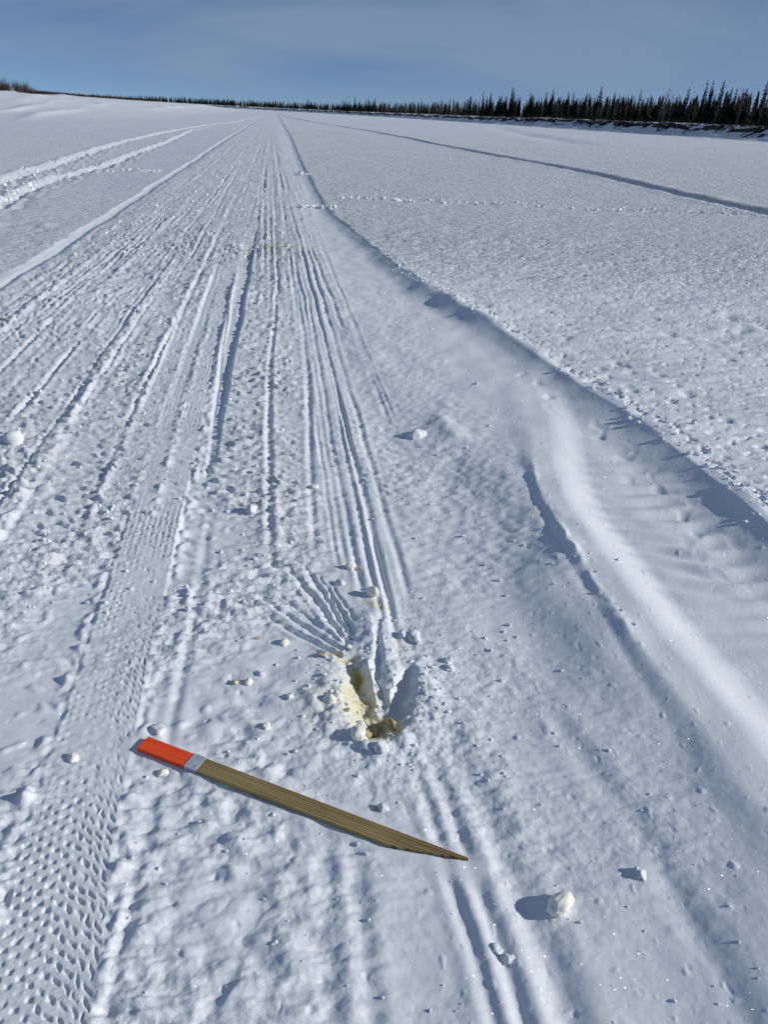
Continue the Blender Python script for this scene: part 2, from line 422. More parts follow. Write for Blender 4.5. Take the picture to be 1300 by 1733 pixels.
    ridged = 0.35 - np.abs(nz(.17, .055, 14, wx=.12)); tra = nz(.15, .036, 35, wx=.08); trb = nz(.07, .026, 36, wx=.1); patch = np.clip(.70 + 1.5 * nz(.42, .5, 37), .12, 1.45); bil = np.abs(nz(.075, .05, 54)) + .6 * np.abs(nz(.034, .026, 55)); bt = np.abs(nz(.12, .030, 56, wx=.06))
    Z += tr * nearamp * (0.0032 * big + patch * (0.0016 * mid + 0.0026 * fine + 0.0010 * tiny + 0.005 * ridged + 0.0045 * tra + 0.0060 * trb + 0.0050 * bil + .008 * bt))
    Z += tr * cl * calm * 0.0115 * bars * np.clip(0.8 + .9 * nz(.5, .9, 15), 0, 1.3)
    lumps = np.clip(nz(.05, .045, 16) - 0.28, 0, 1)
    Z += tr * 0.015 * lumps * np.clip(.6 + nz(.6, .8, 17), 0, 1.2)
    # paw-print lumps in the near foreground
    near = np.exp(-((X + .10) / .20) ** 2) * (1 - sst(1.55, 2.2, yc))
    Z += near * (0.008 * nz(.075, .062, 18) + 0.016 * np.clip(nz(.085, .07, 19) - .18, 0, 1) - 0.012 * np.clip(nz(.07, .06, 20) - .2, 0, 1))
    # smoother right half: soft undulation and pinholes
    sm = (1 - sst(-0.1, 0.25, 0.25 - X)) * (1 - fieldR)
    Z += sm * (0.0062 * nz(.20, .24, 21) + 0.0014 * nz(.09, .10, 22) + 0.0003 * fine + 0.0001 * tiny)
    Z -= (.16 * sm + near * .35 + .2 * tr) * 0.012 * np.clip(nz(.028, .028, 23) - 0.60, 0, 1) * 2.0
    Z += sm * 0.004 * np.clip(nz(.03, .03, 43) - 0.58, 0, 1) * 2.0
    roughband = sst(.35, .55, X) * (1 - sst(1.0, 1.3, X)) * sst(1.9, 2.6, yc) * (1 - sst(7, 9, yc))
    Z += roughband * (0.0035 * nz(.05, .035, 24) + 0.006 * np.clip(nz(.09, .07, 25) - .2, 0, 1))
    # wind crust of the open fields
    fr = np.maximum(fieldR, fieldL * 0.55)
    Z += fr * (0.010 * nz(.55, .13, 26, wx=.4) + 0.007 * nz(.24, .06, 27, wx=.3) + 0.004 * nz(.09, .03, 28) + 0.0015 * fine)
    Z -= fr * 0.055 * np.clip(nz(.17, .06, 29) - .40, 0, 1) + fr * .03 * np.clip(nz(.07, .04, 49) - .42, 0, 1)
    Z += fr * 0.018 * nz(1.1, .5, 30)
    Z += 0.0001 * tiny
    # crusty footprints in the right field
    for i in range(46):
        fx = 2.9 + 0.5 * rr.random() + i % 3 * .35 + rr.random() * .8; fy = rr.uniform(3.6, 6.4)
        k = np.nonzero(np.abs(y1 - fy) < .4)[0]
        if len(k):
            s = slice(k[0], k[-1] + 1)
            Z[s] -= rr.uniform(.012, .03) * np.exp(-((X[s] - fx) / .055) ** 2 - ((Y[s] - fy) / .05) ** 2)

    # ---- fat tyre tread
    for xt, ya, yb, ph in ((-.502, .2, 9.5, 0.0), (-.64, 2.9, 7, .37)):
        xr = row([(.3, xt + .04), (.9, xt + .035), (1.33, xt), (9, xt - .03), (20, xt - .05)])
        dd = X + 0.35 * wob - xr
        k = np.nonzero((y1 > ya) & (y1 < yb * 1.05))[0]
        if not len(k): continue
        s = slice(k[0], k[-1] + 1)
        d_ = dd[s] + .004 * fine[s] + .005 * mid[s]; yy = Y[s] + 0.006 * mid[s] + .003 * fine[s]
        inside = (1 - sst(.095, .115, np.abs(d_))) * (1 - sst(yb * .8, yb * 1.05, yc[s]))
        if xt < -.55: inside = inside * 0.7 * sst(2.6, 3.2, yc[s])
        # flatten what was there, press the tyre in
        Z[s] = Z[s] * (1 - (.80 + .25 * n30[s]) * inside) - .005 * inside + .0008 * inside * fine[s]
        Z[s] += .010 * np.exp(-((np.abs(d_) - .125) / .018) ** 2) * np.clip(.4 + 1.5 * mid[s], 0, 1.2) * (1 - sst(yb * .8, yb, yc[s]))
        per = .031
        lodt = np.clip((per * 1.8 / sp[s] - .9), 0, 1)[:, None]
        for ci, cxo in enumerate((-.088, -.066, -.044, -.022, .0, .022, .044, .066, .088)):
            sl = 0.0 if ci < 4 else .35 * (ci - 3)
            u = (yy + sl * (d_ - cxo)) / per + ph + .5 * (ci % 2)
            fu = np.abs((u - np.floor(u)) - .5); hsh = np.sin(np.floor(u) * 12.9898 + ci * 78.233) * 43758.5453; hsh = hsh - np.floor(hsh)
            kn = (1 - sst(.12, .22, fu)) * (1 - sst(.0045, .0085, np.abs(d_ - cxo))) * (.45 + .75 * hsh)
            Z[s] -= .0046 * kn * inside * lodt * np.clip(.85 + 1.2 * n30[s] + .6 * mid[s], .05, 1.25)

    # ---- the pit the dogs dug
    hole = (Y > 1.0) & (Y < 3.0)
    if hole.any():
        k = np.nonzero((y1 > 1.2) & (y1 < 2.7))[0]
        s = slice(k[0], k[-1] + 1)
        PY = .045
        x, y = X[s] + .008 * mid[s] + .004 * fine[s], Y[s] + .010 * big[s] + PY
        r = np.hypot((x - .26) / .9, (y - 1.74) / 1.25)
        ej = np.exp(-(r / .20) ** 2)
        Z[s] = Z[s] * (1 - .6 * ej)
        Z[s] += ej * (.010 * mid[s] + .007 * fine[s] + .0035 * tiny[s] + .003)
        # loose heap on the right rim and behind
        Z[s] += .015 * np.exp(-((x - .425) / .035) ** 2 - ((y - 1.80) / .13) ** 2) * (.7 + .9 * mid[s])
        Z[s] += .010 * np.exp(-((x - .12) / .05) ** 2 - ((y - 1.80) / .13) ** 2) * (.7 + .9 * mid[s])
        Z[s] += .020 * np.exp(-((x - .30) / .05) ** 2 - ((y - 2.06) / .16) ** 2)
        dep = np.maximum(seg_trough(x, y, [(.205, 1.95, .020, .030), (.222, 1.87, .046, .040), (.238, 1.78, .062, .052), (.250, 1.69, .078, .052)]),
                         seg_trough(x, y, [(.382, 1.885, .030, .020), (.350, 1.80, .058, .032), (.314, 1.72, .074, .038), (.272, 1.68, .078, .045)]))
        dep = np.maximum(dep, seg_trough(x, y, [(.288, 1.98, .010, .016), (.284, 1.86, .030, .028), (.272, 1.74, .066, .046)]))
        dep = np.maximum(dep, seg_trough(x, y, [(.240, 1.675, .070, .044), (.272, 1.668, .074, .044)]))
        Z[s] -= .80 * dep
        Z[s] -= seg_trough(x, y, [(.312, 2.16, .008, .012), (.303, 2.02, .018, .012), (.292, 1.90, .018, .012), (.282, 1.80, .008, .012)])
        Z[s] += seg_trough(x, y, [(.262, 1.93, .006, .012), (.268, 1.84, .010, .014), (.268, 1.74, .008, .016)])
        y = y - PY
        # claw scratches fanned out behind it
        sc = np.zeros_like(x)
        for a, b, dpt, w in (((.190, 1.955), (-.070, 2.262), .013, .0105), ((.178, 1.93), (-.048, 2.150), .014, .011), ((.205, 1.965), (-.03, 2.31), .008, .009), ((.208, 1.99), (.024, 2.475), .015, .012), ((.218, 2.02), (.085, 2.475), .016, .012),
                             ((.228, 2.05), (.138, 2.40), .013, .011), ((.24, 2.12), (.17, 2.36), .008, .009)):
            w *= .72; f = seg_trough(x, y, [(*a, dpt, w), ((a[0] + b[0]) / 2 + .006, (a[1] + b[1]) / 2, dpt * 1.1, w * 1.1), (*b, dpt * .3, w * .8)])
            sc = np.maximum(sc, f)
            mxn = seg_trough(x, y, [(a[0] - .022, a[1] - .008, dpt * .5, w), (b[0] - .022, b[1] - .01, dpt * .25, w)])
            Z[s] += .6 * mxn * (.8 + mid[s])
        Z[s] -= sc
        # urine stain in and around the pit: its own ragged shape
        x, y = X[s], Y[s] + PY
        st = stain[s]
        wv = .012 * mid[s] + .006 * fine[s]
        def blob(cx, cy, sx, sy, a, rot=0.0):
            c, s_ = math.cos(rot), math.sin(rot)
            u = (x - cx) * c + (y - cy) * s_ + wv; v = -(x - cx) * s_ + (y - cy) * c + wv
            return a * np.exp(-(u / sx) ** 2 - (v / sy) ** 2)
        for bl in ((.222, 1.875, .020, .070, .95), (.200, 1.955, .035, .020, .55), (.165, 1.985, .022, .016, .55), (.240, 1.77, .030, .09, .55), (.245, 1.69, .06, .045, .65), (.24, 1.625, .05, .025, 1.0), (.290, 1.64, .03, .03, .9), (.215, 1.79, .055, .11, .42), (.13, 1.77, .09, .13, .11),
                   (.310, 2.27, .02, .025, .5), (.33, 2.235, .03, .02, .35), (.355, 1.78, .04, .09, .07), (.37, 2.0, .02, .06, .10), (.29, 1.80, .05, .1, .10)):
            st = np.maximum(st, blob(*bl)); 
        y = Y[s]
        st = np.maximum(st, blob(.365, 1.07, .06, .07, .035))  # separate faint yellowish tint on the near side of the stake tip
        stain[s] = st
    k = np.nonzero((y1 > 8.5) & (y1 < 11.5))[0]
    if len(k):
        s = slice(k[0], k[-1] + 1)
        bl = np.exp(-((X[s] - .08) / .20) ** 2 - ((Y[s] - 9.98) / .14) ** 2) + .5 * np.exp(-((X[s] + .2) / .25) ** 2 - ((Y[s] - 9.7) / .2) ** 2)
        stain[s] = np.maximum(stain[s], .75 * bl * np.clip(.6 + 1.2 * nz(.12, .2, 31)[s], 0, 1))
        Z[s] += bl * .03 * np.clip(nz(.08, .12, 32)[s] + .2, 0, 1)

    # bed of the lying stake
    ax, ay = STAKE_A; bx, by = STAKE_B
    tt = np.clip(((X - ax) * (bx - ax) + (Y - ay) * (by - ay)) / ((bx - ax) ** 2 + (by - ay) ** 2), -.02, 1.02)
    dst = np.hypot(X - ax - tt * (bx - ax), Y - ay - tt * (by - ay))
    bed = np.exp(-(dst / .045) ** 4)
    Z = Z * (1 - .75 * bed) - .004 * bed
    far = sst(0.012, 0.05, sp)[:, None] * (0.6 * trail + 1.0 * fieldR + 0.6 * fieldL + .15 * trench)
    far = far * (1 - .35 * sst(25, 120, yc))
    churn = np.clip(rough * calm * patch + .08 * trail + .3 * fieldR + .12 * fieldL, 0, 1.3) * (.35 + .65 * sst(1.4, 3.2, yc))
    return Z, stain, far, churn

def spacing_of(y):
    return np.maximum(np.minimum(1.1 * (y * y + 2.25) / (CAM_H * 770), np.maximum(.013 * np.abs(y), .003)), .002)

ys = list(-np.geomspace(12, .25, 26)) + list(np.linspace(-.2, .28, 10))
y = .32
while y < 6000:
    ys.append(y)
    if y < .68: y += .006
    else:
        st = 1.0 * (y * y + 2.25) / (CAM_H * 770)
        y += min(st, .0125 * y) if y < 250 else .03 * y
ys = np.array(ys)
us = np.concatenate([-np.geomspace(3.2, .95, 34), np.linspace(-.93, -.36, 110), np.arange(-.355, .752, .00138), np.linspace(.757, 1.15, 75), np.geomspace(1.17, 3.2, 34)])
ss = np.sqrt(ys * ys + 2.25)
GX = ss[:, None] * us[None, :]
GY = np.repeat(ys[:, None], len(us), 1)
gsp = np.maximum(np.gradient(ys) * 0.55, ss * .0015)
GZ, GS, GF, GC = surface(GX, GY, gsp, ss * .0015)
nr, nc = GX.shape
V = np.stack([GX, GY, GZ], -1).reshape(-1, 3)
idx = np.arange(nr * nc, dtype=np.int32).reshape(nr, nc)
F = np.stack([idx[:-1, :-1], idx[:-1, 1:], idx[1:, 1:], idx[1:, :-1]], -1).reshape(-1, 4)
me = np_mesh('ground', V, F, M_GROUND, True)
for nm, arr in (('stain', GS), ('far_relief', GF), ('churn', GC)):
    a = me.attributes.new(nm, 'FLOAT', 'POINT')
    a.data.foreach_set('value', arr.astype(np.float32).ravel())
ground = tag(link('snow_ground', me), 'packed and wind-crusted snow covering the frozen river', None, None, 'structure')
del V, F

def ground_z(xs, ysv):
    xs = np.asarray(xs, float)[:, None]; ysv = np.asarray(ysv, float)[:, None]
    o = np.argsort(ysv[:, 0])
    spv = np.maximum(1.1 * (ysv[o, 0] ** 2 + 2.25) / (CAM_H * 770) * .6, .002)
    z, _, _, _ = surface(xs[o], ysv[o], spv)
    r = np.empty(len(o)); r[o] = z[:, 0]
    return r

# ------------------------------------------------------------------ river banks
def resample(pts, n):
    p = np.array(pts, float)
    # Catmull-Rom through the points, parameter uniform per span
    t = np.linspace(0, len(p) - 1.0001, n)
    i = np.floor(t).astype(int); f = (t - i)[:, None]
    g = lambda k: p[np.clip(k, 0, len(p) - 1)]
    p0, p1, p2, p3 = g(i - 1), g(i), g(i + 1), g(i + 2)
    return .5 * (2 * p1 + (p2 - p0) * f + (2 * p0 - 5 * p1 + 4 * p2 - p3) * f ** 2 + (3 * p1 - p0 - 3 * p2 + p3) * f ** 3)

BANK = [(116, 60, .4), (118, 120, .38), (119, 167, .35), (119.5, 196, .3), (114, 223, .34), (109, 264, .3), (108.5, 311, .36), (106.6, 375, .24), (102.3, 438, .15), (97.3, 551, .13), (86.2, 715, .14), (58.8, 898, .04), (12.5, 1100, -.1), (-68.7, 1248, -.1), (-143.9, 1342, .2), (-253, 1478, .2), (-420, 1600, .2)]
BR = resample(BANK, 900)
tg = np.gradient(BR[:, :2], axis=0); tg /= np.linalg.norm(tg, axis=1)[:, None]
inl = np.stack([tg[:, 1], -tg[:, 0]], 1)                  # inland = right of travel direction
PROF = [(-7, -.6), (-4, -.05), (-2.5, .25), (-1.2, .6), (0, 1.0), (.9, 1.35), (1.5, 1.7), (1.9, 2.1), (2.2, 2.45), (2.6, 2.62), (3.2, 2.66), (4.5, 2.7), (8, 2.8), (16, 2.9), (40, 3.2), (140, 4.0)]
arc = np.concatenate([[0], np.cumsum(np.linalg.norm(np.diff(BR[:, :2], axis=0), axis=1))])
BV, BE = [], []
for j, (o_, h_) in enumerate(PROF):
    jj = np.full(len(arc), float(j))
    wob = 1.4 * perlin(arc / 9, jj * .15, 40) + .6 * perlin(arc / 2.6, jj * .3, 41)
    hz = h_ * (1 + .22 * perlin(arc / 14, jj * 0, 42)) + .22 * perlin(arc / 2.2, jj * .7, 44) * (1 if h_ > .1 else .2)
    oo = o_ + (wob if -3 < o_ < 6 else 0)
    P = BR[:, :2] + inl * np.asarray(oo * np.ones(len(arc)))[:, None]
    BV.append(np.stack([P[:, 0], P[:, 1], BR[:, 2] + hz], 1))
    steep = {5: .45, 6: .8, 7: 1, 8: 1, 9: .75, 10: .4}.get(j, .25 if j in (3, 4) else 0)
    BE.append(np.clip(steep + .9 * perlin(arc / 7, jj * .45, 45) + .5 * perlin(arc / 2.3, jj * .6, 46) - .05, 0, 1) * (steep > 0))
BV = np.stack(BV, 1); BE = np.stack(BE, 1)
n_, k_ = BV.shape[:2]
ix = np.arange(n_ * k_).reshape(n_, k_)
mb, tb, bb = new_mat('bank')
aE = tb.nodes.new('ShaderNodeAttribute'); aE.attribute_name = 'earth'
rE = tb.nodes.new('ShaderNodeValToRGB'); rE.color_ramp.elements[0].position = .55; rE.color_ramp.elements[1].position = .7
rE.color_ramp.elements[0].color = (*SNOW, 1); rE.color_ramp.elements[1].color = (.035, .027, .02, 1)
tb.links.new(aE.outputs['Fac'], rE.inputs['Fac']); tb.links.new(rE.outputs['Color'], bb.inputs['Base Color'])
bb.inputs['Roughness'].default_value = .8
me = np_mesh('bank', BV.reshape(-1, 3), np.stack([ix[:-1, :-1], ix[:-1, 1:], ix[1:, 1:], ix[1:, :-1]], -1).reshape(-1, 4)[:, ::-1], mb, False)
a = me.attributes.new('earth', 'FLOAT', 'POINT'); a.data.foreach_set('value', BE.astype(np.float32).ravel())
tag(link('river_bank', me), 'snowy cut bank with dark bare earth under the forest', None, None, 'structure')

def bank_pos(t, off):
    """t in 0..1 along the bank list, off metres inland -> x, y, z"""
    f = t * (len(BR) - 1); i = min(int(f), len(BR) - 2); w = f - i
    p = BR[i] * (1 - w) + BR[i + 1] * w
    q = inl[i]
    z = p[2] + np.interp(off, [a_ for a_, _ in PROF], [b_ for _, b_ in PROF])
    return Vector((p[0] + q[0] * off, p[1] + q[1] * off, z))

# ------------------------------------------------------------------ trees
M_NEEDLE = simple_mat('spruce_needles', (.011, .015, .010), .9, .4, 2.0, .1)
M_BARK = simple_mat('dark_bark', (.045, .038, .032), .9, .3, 6.0, .1)
M_GREY = simple_mat('grey_bark', (.13, .112, .096), .9, .3, 6.0, .1)
M_WILLOW = simple_mat('willow_twigs', (.055, .034, .024), .9, .35, 3.0, .1)
M_LOG = simple_mat('log_bark', (.03, .024, .02), .9, .3, 6.0, .1)

def tube(p0, p1, r0, r1, n=4):
    p0, p1 = np.array(p0, float), np.array(p1, float)
    d = p1 - p0; d /= np.linalg.norm(d) + 1e-9
    a = np.cross(d, [0, 0, 1] if abs(d[2]) < .9 else [1, 0, 0]); a /= np.linalg.norm(a); b = np.cross(d, a)
    th = np.arange(n) * 2 * np.pi / n
    ring = np.cos(th)[:, None] * a + np.sin(th)[:, None] * b
    Vv = np.concatenate([p0 + ring * r0, p1 + ring * r1])
    i = np.arange(n); j = (i + 1) % n
    return Vv, np.concatenate([np.stack([i, j, j + n], 1), np.stack([i, j + n, i + n], 1)])

def join(parts):
    Vs, Fs, o = [], [], 0
    for v, f in parts:
        Vs.append(v); Fs.append(f + o); o += len(v)
    return np.concatenate(Vs), np.concatenate(Fs)

def spruce_parts(h, w, levels, nb, rng, lean=0.0, crook=False, club=False):
    tr = []
    kx = [0]; 
    pts = [np.array([0, 0, 0.])]
    for i in range(1, 6):
        f = i / 5
        bend = lean * f * f * h
        if crook and f > .7: bend += .10 * h * (f - .7)
        pts.append(np.array([bend + rng.normal(0, .02), rng.normal(0, .02), f * h]))
    at = lambda f: np.array([np.interp(f, np.linspace(0, 1, 6), [p[q] for p in pts]) for q in range(3)])
    for i in range(5):
        tr.append(tube(pts[i], pts[i + 1], .011 * h * (1 - .19 * i), .011 * h * (1 - .19 * (i + 1)), 5))
    Vl, Fl, o = [], [], 0
    for l in range(levels):
        f = .10 + .90 * (l + rng.random() * .6) / levels
        c = at(min(f, .995))
        rad = w * (1 - f) ** .65 * rng.uniform(.65, 1.15) + .11 * w
        if club and f > .84: rad = w * rng.uniform(.35, .6) * (1.02 - f) ** .2
        for b in range(nb):
            if rng.random() < .10: continue
            th = rng.random() * 2 * np.pi
            ln = rad * rng.uniform(.6, 1.2)
            d = np.array([math.cos(th), math.sin(th), 0]); s = np.array([-d[1], d[0], 0])
            drop = ln * rng.uniform(.25, .75)
            ww = ln * .38 + .03
            tip = c + d * ln + np.array([0, 0, -drop])
            mid = c + d * ln * .55 + np.array([0, 0, -drop * .25])
            low = mid + np.array([0, 0, -.22 * ln - .08])
            Vl += [c, mid + s * ww, tip, mid - s * ww, low]
            Fl += [[o, o + 1, o + 2], [o, o + 2, o + 3], [o + 4, o + 1, o + 3]]
            o += 5
    return join(tr), (np.array(Vl), np.array(Fl))

rng = np.random.default_rng(21)
PROTO = []
for (h, w, lean, crook, club) in ((11.5, 1.15, 0, False, False), (10, 1.0, .02, False, False), (12.5, 1.05, -.015, False, True), (9, 1.2, .05, False, False), (8, .85, 0, False, True), (11, .9, -.04, True, False), (12, 1.3, .01, False, False), (7, .9, -.03, False, False)):
    t_, c_ = spruce_parts(h, w, 40, 7, rng, lean, crook, club)
    PROTO.append((np_mesh('trunk', *t_, M_BARK), np_mesh('crown', *c_, M_NEEDLE), h))

def put_spruce(k, loc, rz, s, label, group):
    root = empty('spruce_tree', loc)
    root.rotation_euler.z = rz; root.scale = (s * 1.25, s * 1.25, s)
    link('trunk', PROTO[k][0], root); link('crown', PROTO[k][1], root)
    return tag(root, label, 'tree', group)

tr = random.Random(9)
def band(t):
    if t < .30: return ('dark narrow spruce in the dense black stand at the right edge', 'spruces at the right edge')
    if t < .42: return ('dark narrow spruce on the right bank, between the tall stand and the thin bare birches', 'spruces of the middle right bank')
    if t < .56: return ('small dark spruce above the cut bank where the forest recedes', 'small spruces of the receding bank')
    return ('tiny far spruce on the horizon behind the end of the trail', 'far spruces on the horizon')
NIND = 285
SPR = []
GAPS = ((.545, .575), (.60, .62))
cnt = 0
while cnt < NIND:
    t = .105 + .775 * tr.random()
    if t > .52 and tr.random() < .45: continue
    if any(a_ < t < b_ for a_, b_ in GAPS) and tr.random() < .8: continue
    off = 4.5 + 12 * tr.random() ** 1.3
    p = bank_pos(t, off)
    s = tr.uniform(.50, .95) * (1.0 if t < .5 else 1.05)
    if tr.random() < .12: s *= 1.12
    s *= .74 + .46 * float(.5 + perlin(np.array([t * 46.0]), np.array([.5]), 70)[0])
    k = tr.randrange(8)
    lb, gp = band(t)
    SPR.append((gp, (p.z + PROTO[k][2] * s - CAM_H) / math.hypot(p.x, p.y), p, put_spruce(k, p, tr.uniform(0, 6.28), s, lb, gp))); cnt += 1
# the few that stand out from their row
for gp, lb in (('spruces at the right edge', 'tallest spruce of the dense black stand near the right edge'), ('spruces of the middle right bank', 'tallest spruce on the middle of the right bank'),
               ('small spruces of the receding bank', 'tallest spruce where the forest starts to recede'), ('far spruces on the horizon', 'highest-reaching of the tiny far spruces on the horizon')):
    best_ = max((q for q in SPR if q[0] == gp and q[2].x / q[2].y < .70), key=lambda q: q[1])[3]
    best_['label'] = lb
lm_ = max((q for q in SPR), key=lambda q: -q[2].x / q[2].y)[3]
lm_['label'] = 'leftmost of the tiny far spruces on the horizon'
# the deep forest behind: one mass
FP = []
for i in range(2700):
    t = .03 + .94 * tr.random()
    if any(a_ < t < b_ for a_, b_ in GAPS) and tr.random() < .7: continue
    off = 14 + 70 * tr.random() ** 1.2
    p = bank_pos(t, off)
    h = tr.uniform(5.0, 9.8) * (.84 + .5 * float(perlin(np.array([t * 46.0]), np.array([.5]), 70)[0] * .5 + .25)); w = tr.uniform(1.0, 1.7)
    n = 7; th0 = tr.random() * 6
    for l in range(7):
        z0 = h * (.04 + .135 * l); z1 = z0 + h * (.23 if l < 6 else .16); r = w * (1 - l / 7.6) * tr.uniform(.8, 1.1)
        th = np.arange(n) * 2 * np.pi / n + th0 + l
        ring = np.stack([p.x + r * np.cos(th) * np.array([1, .6, 1.1, .7, 1, .65, .9]), p.y + r * np.sin(th), np.full(n, p.z + z0) + np.array([0, .5, -.2, .4, -.1, .5, .1])], 1)
        vv = np.concatenate([ring, [[p.x, p.y, p.z + z1]]])
        q = np.arange(n)
        FP.append((vv, np.stack([q, (q + 1) % n, np.full(n, n)], 1)))
tag(link('spruce_forest', np_mesh('spruce_forest', *join(FP), M_NEEDLE)), 'dark mass of spruce forest filling in behind the bank', 'forest', None, 'stuff')

# far low treeline seen over the snowy bar on the left
FP = []
for i in range(420):
    d = tr.uniform(1250, 1700); ang = math.radians(tr.uniform(-22, -6.5))
    px, py = d * math.sin(ang), d * math.cos(ang)
    h = tr.uniform(5.5, 11); w = tr.uniform(.8, 1.5) * 1.3
    q = np.arange(6)
    for l in range(4):
        th = q * 2 * np.pi / 6 + l
        r = w * (1 - l / 4.5)
        vv = np.concatenate([np.stack([px + r * np.cos(th), py + r * np.sin(th), np.full(6, h * .2 * l)], 1), [[px, py, h * (.4 + .2 * l)]]])
        FP.append((vv, np.stack([q, (q + 1) % 6, np.full(6, 6)], 1)))
tag(link('distant_treeline', np_mesh('distant_treeline', *join(FP), M_NEEDLE)), 'far dark treeline showing just above the snowy bar', 'forest', None, 'stuff')

# bare birches and poplars
def bare_tree(h, rng, n=26, spread=.22):
    parts = [tube((0, 0, 0), (0, 0, h * .55), .010 * h, .006 * h, 5), tube((0, 0, h * .55), (rng.normal(0, .02) * h, 0, h), .006 * h, .0015 * h, 4)]
    br = []
    for i in range(n):
        z = h * rng.uniform(.22, .95); th = rng.random() * 6.28; ln = h * spread * (1.15 - z / h) * rng.uniform(.7, 1.3)
        e = (math.cos(th) * ln, math.sin(th) * ln, min(z + ln * rng.uniform(.9, 1.8), h * 1.03))
        br.append(tube((0, 0, z), e, .0035 * h, .0012 * h, 3))
        for q in range(3):
            f = rng.uniform(.35, .9); s0 = (e[0] * f, e[1] * f, z + (e[2] - z) * f)
            th2 = rng.random() * 6.28; l2 = ln * .5
            br.append(tube(s0, (s0[0] + math.cos(th2) * l2, s0[1] + math.sin(th2) * l2, s0[2] + l2 * 1.1), .002 * h, .0008 * h, 3))
    return join(parts), join(br)
BARE = []
for h in (6.8, 8.2, 6.2):
    a_, b_ = bare_tree(h, rng)
    BARE.append((np_mesh('trunk', *a_, M_GREY), np_mesh('crown', *b_, M_GREY)))
def put_bare(loc, s, rz, label, group, name='bare_birch'):
    r = empty(name, loc); r.scale = (s, s, s); r.rotation_euler.z = rz
    k = tr.randrange(3)
    link('trunk', BARE[k][0], r); link('branches', BARE[k][1], r)
    tag(r, label, 'tree', group)
for i in range(34):
    t = .11 + .19 * tr.random()
    put_bare(bank_pos(t, tr.uniform(3.6, 6.5)), tr.uniform(.75, 1.15), tr.uniform(0, 6), 'pale leafless birch standing in front of the black spruces at the right', 'birches before the dense spruces')
for i in range(22):
    t = .31 + .13 * tr.random()
    put_bare(bank_pos(t, tr.uniform(3.6, 9)), tr.uniform(.7, 1.0), tr.uniform(0, 6), 'grey leafless birch among the smaller spruces of the right bank', 'birches of the middle bank')
for i in range(100):
    t = tr.choice([tr.uniform(.535, .59), tr.uniform(.592, .64)])
    put_bare(bank_pos(t, tr.uniform(4, 22)), tr.uniform(.75, 1.05), tr.uniform(0, 6), 'brown-grey bare poplar in the leafless grove between the far spruces', 'leafless grove')

# willows and brush on the left bar
def willow(rng, h, n, spread):
    br = []
    for i in range(n):
        th = rng.random() * 6.28; r0 = spread * .4 * rng.random(); ln = h * rng.uniform(.5, 1.0)
        x0, y0 = math.cos(th) * r0, math.sin(th) * r0
        tl = rng.uniform(.05, .45)
        e = (x0 + math.cos(th) * ln * tl, y0 + math.sin(th) * ln * tl, ln)
        br.append(tube((x0, y0, -.15), e, .014, .005, 3))
        for q in range(3):
            f = rng.uniform(.3, .9); s0 = (x0 + (e[0] - x0) * f, y0 + (e[1] - y0) * f, ln * f); th2 = rng.random() * 6.28
            br.append(tube(s0, (s0[0] + math.cos(th2) * ln * .12, s0[1] + math.sin(th2) * ln * .12, s0[2] + ln * .22), .007, .003, 3))
    return join(br)
WIL = [np_mesh('willow_shrub', *willow(rng, hh, 46, 1.3), M_WILLOW) for hh in (2.2, 1.8, 2.6)]
for i in range(46):
    f = tr.random()
    d = 128 + 34 * tr.random()
    ang = math.radians(-18.6 + 4.6 * f)
    x_, y_ = d * math.sin(ang), d * math.cos(ang)
    s = np.interp(f, [0, .3, .8, 1], [.95, .8, .6, .3]) * tr.uniform(.75, 1.15)
    o = link('willow_shrub', WIL[tr.randrange(3)])
    o.location = (x_, y_, float(ground_z([x_], [y_])[0]) - .05); o.scale = (s, s, s); o.rotation_euler.z = tr.uniform(0, 6)
    tag(o, 'brown leafless willow in the thicket at the far left edge of the snow', 'shrub', 'willow thicket')
FP = []
lx, ly = [], []
for i in range(1500):
    d = tr.uniform(150, 420); a0 = np.interp(d, [150, 260, 340, 420], [-13.8, -9.7, -8.3, -7.0])
    lx.append(-20 - 0 * d); ly.append(d)
    ang = math.radians(a0 + tr.gauss(-.7, .5))
    lx[-1] = d * math.sin(ang); ly[-1] = d * math.cos(ang)
lz = ground_z(lx, ly)
for x_, y_, z_ in zip(lx, ly, lz):
    h = tr.uniform(.25, .75) * np.interp(y_, [150, 400], [.8, 1.5])
    for q in range(4):
        b0 = (x_ + tr.gauss(0, .4), y_ + tr.gauss(0, .4), z_ - .1)
        FP.append(tube(b0, (b0[0] + tr.gauss(0, .25), b0[1] + tr.gauss(0, .25), z_ + h), .03, .012, 3))
tag(link('willow_brush', np_mesh('willow_brush', *join(FP), M_WILLOW)), 'low reddish-brown willow brush lining the crest of the left bar', 'brush', None, 'stuff')
# shrubs at the foot of the right-hand forest
FP = []
for i in range(1400):
    t = .08 + .62 * tr.random(); p = bank_pos(t, tr.uniform(2.4, 6))
    for q in range(3):
        h = tr.uniform(.5, 2.0)
        FP.append(tube((p.x + tr.gauss(0, .5), p.y + tr.gauss(0, .5), p.z - .4), (p.x + tr.gauss(0, .7), p.y + tr.gauss(0, .7), p.z + h), .035, .012, 3))
tag(link('bank_brush', np_mesh('bank_brush', *join(FP), M_BARK)), 'dark leafless brush along the top of the cut bank', 'brush', None, 'stuff')
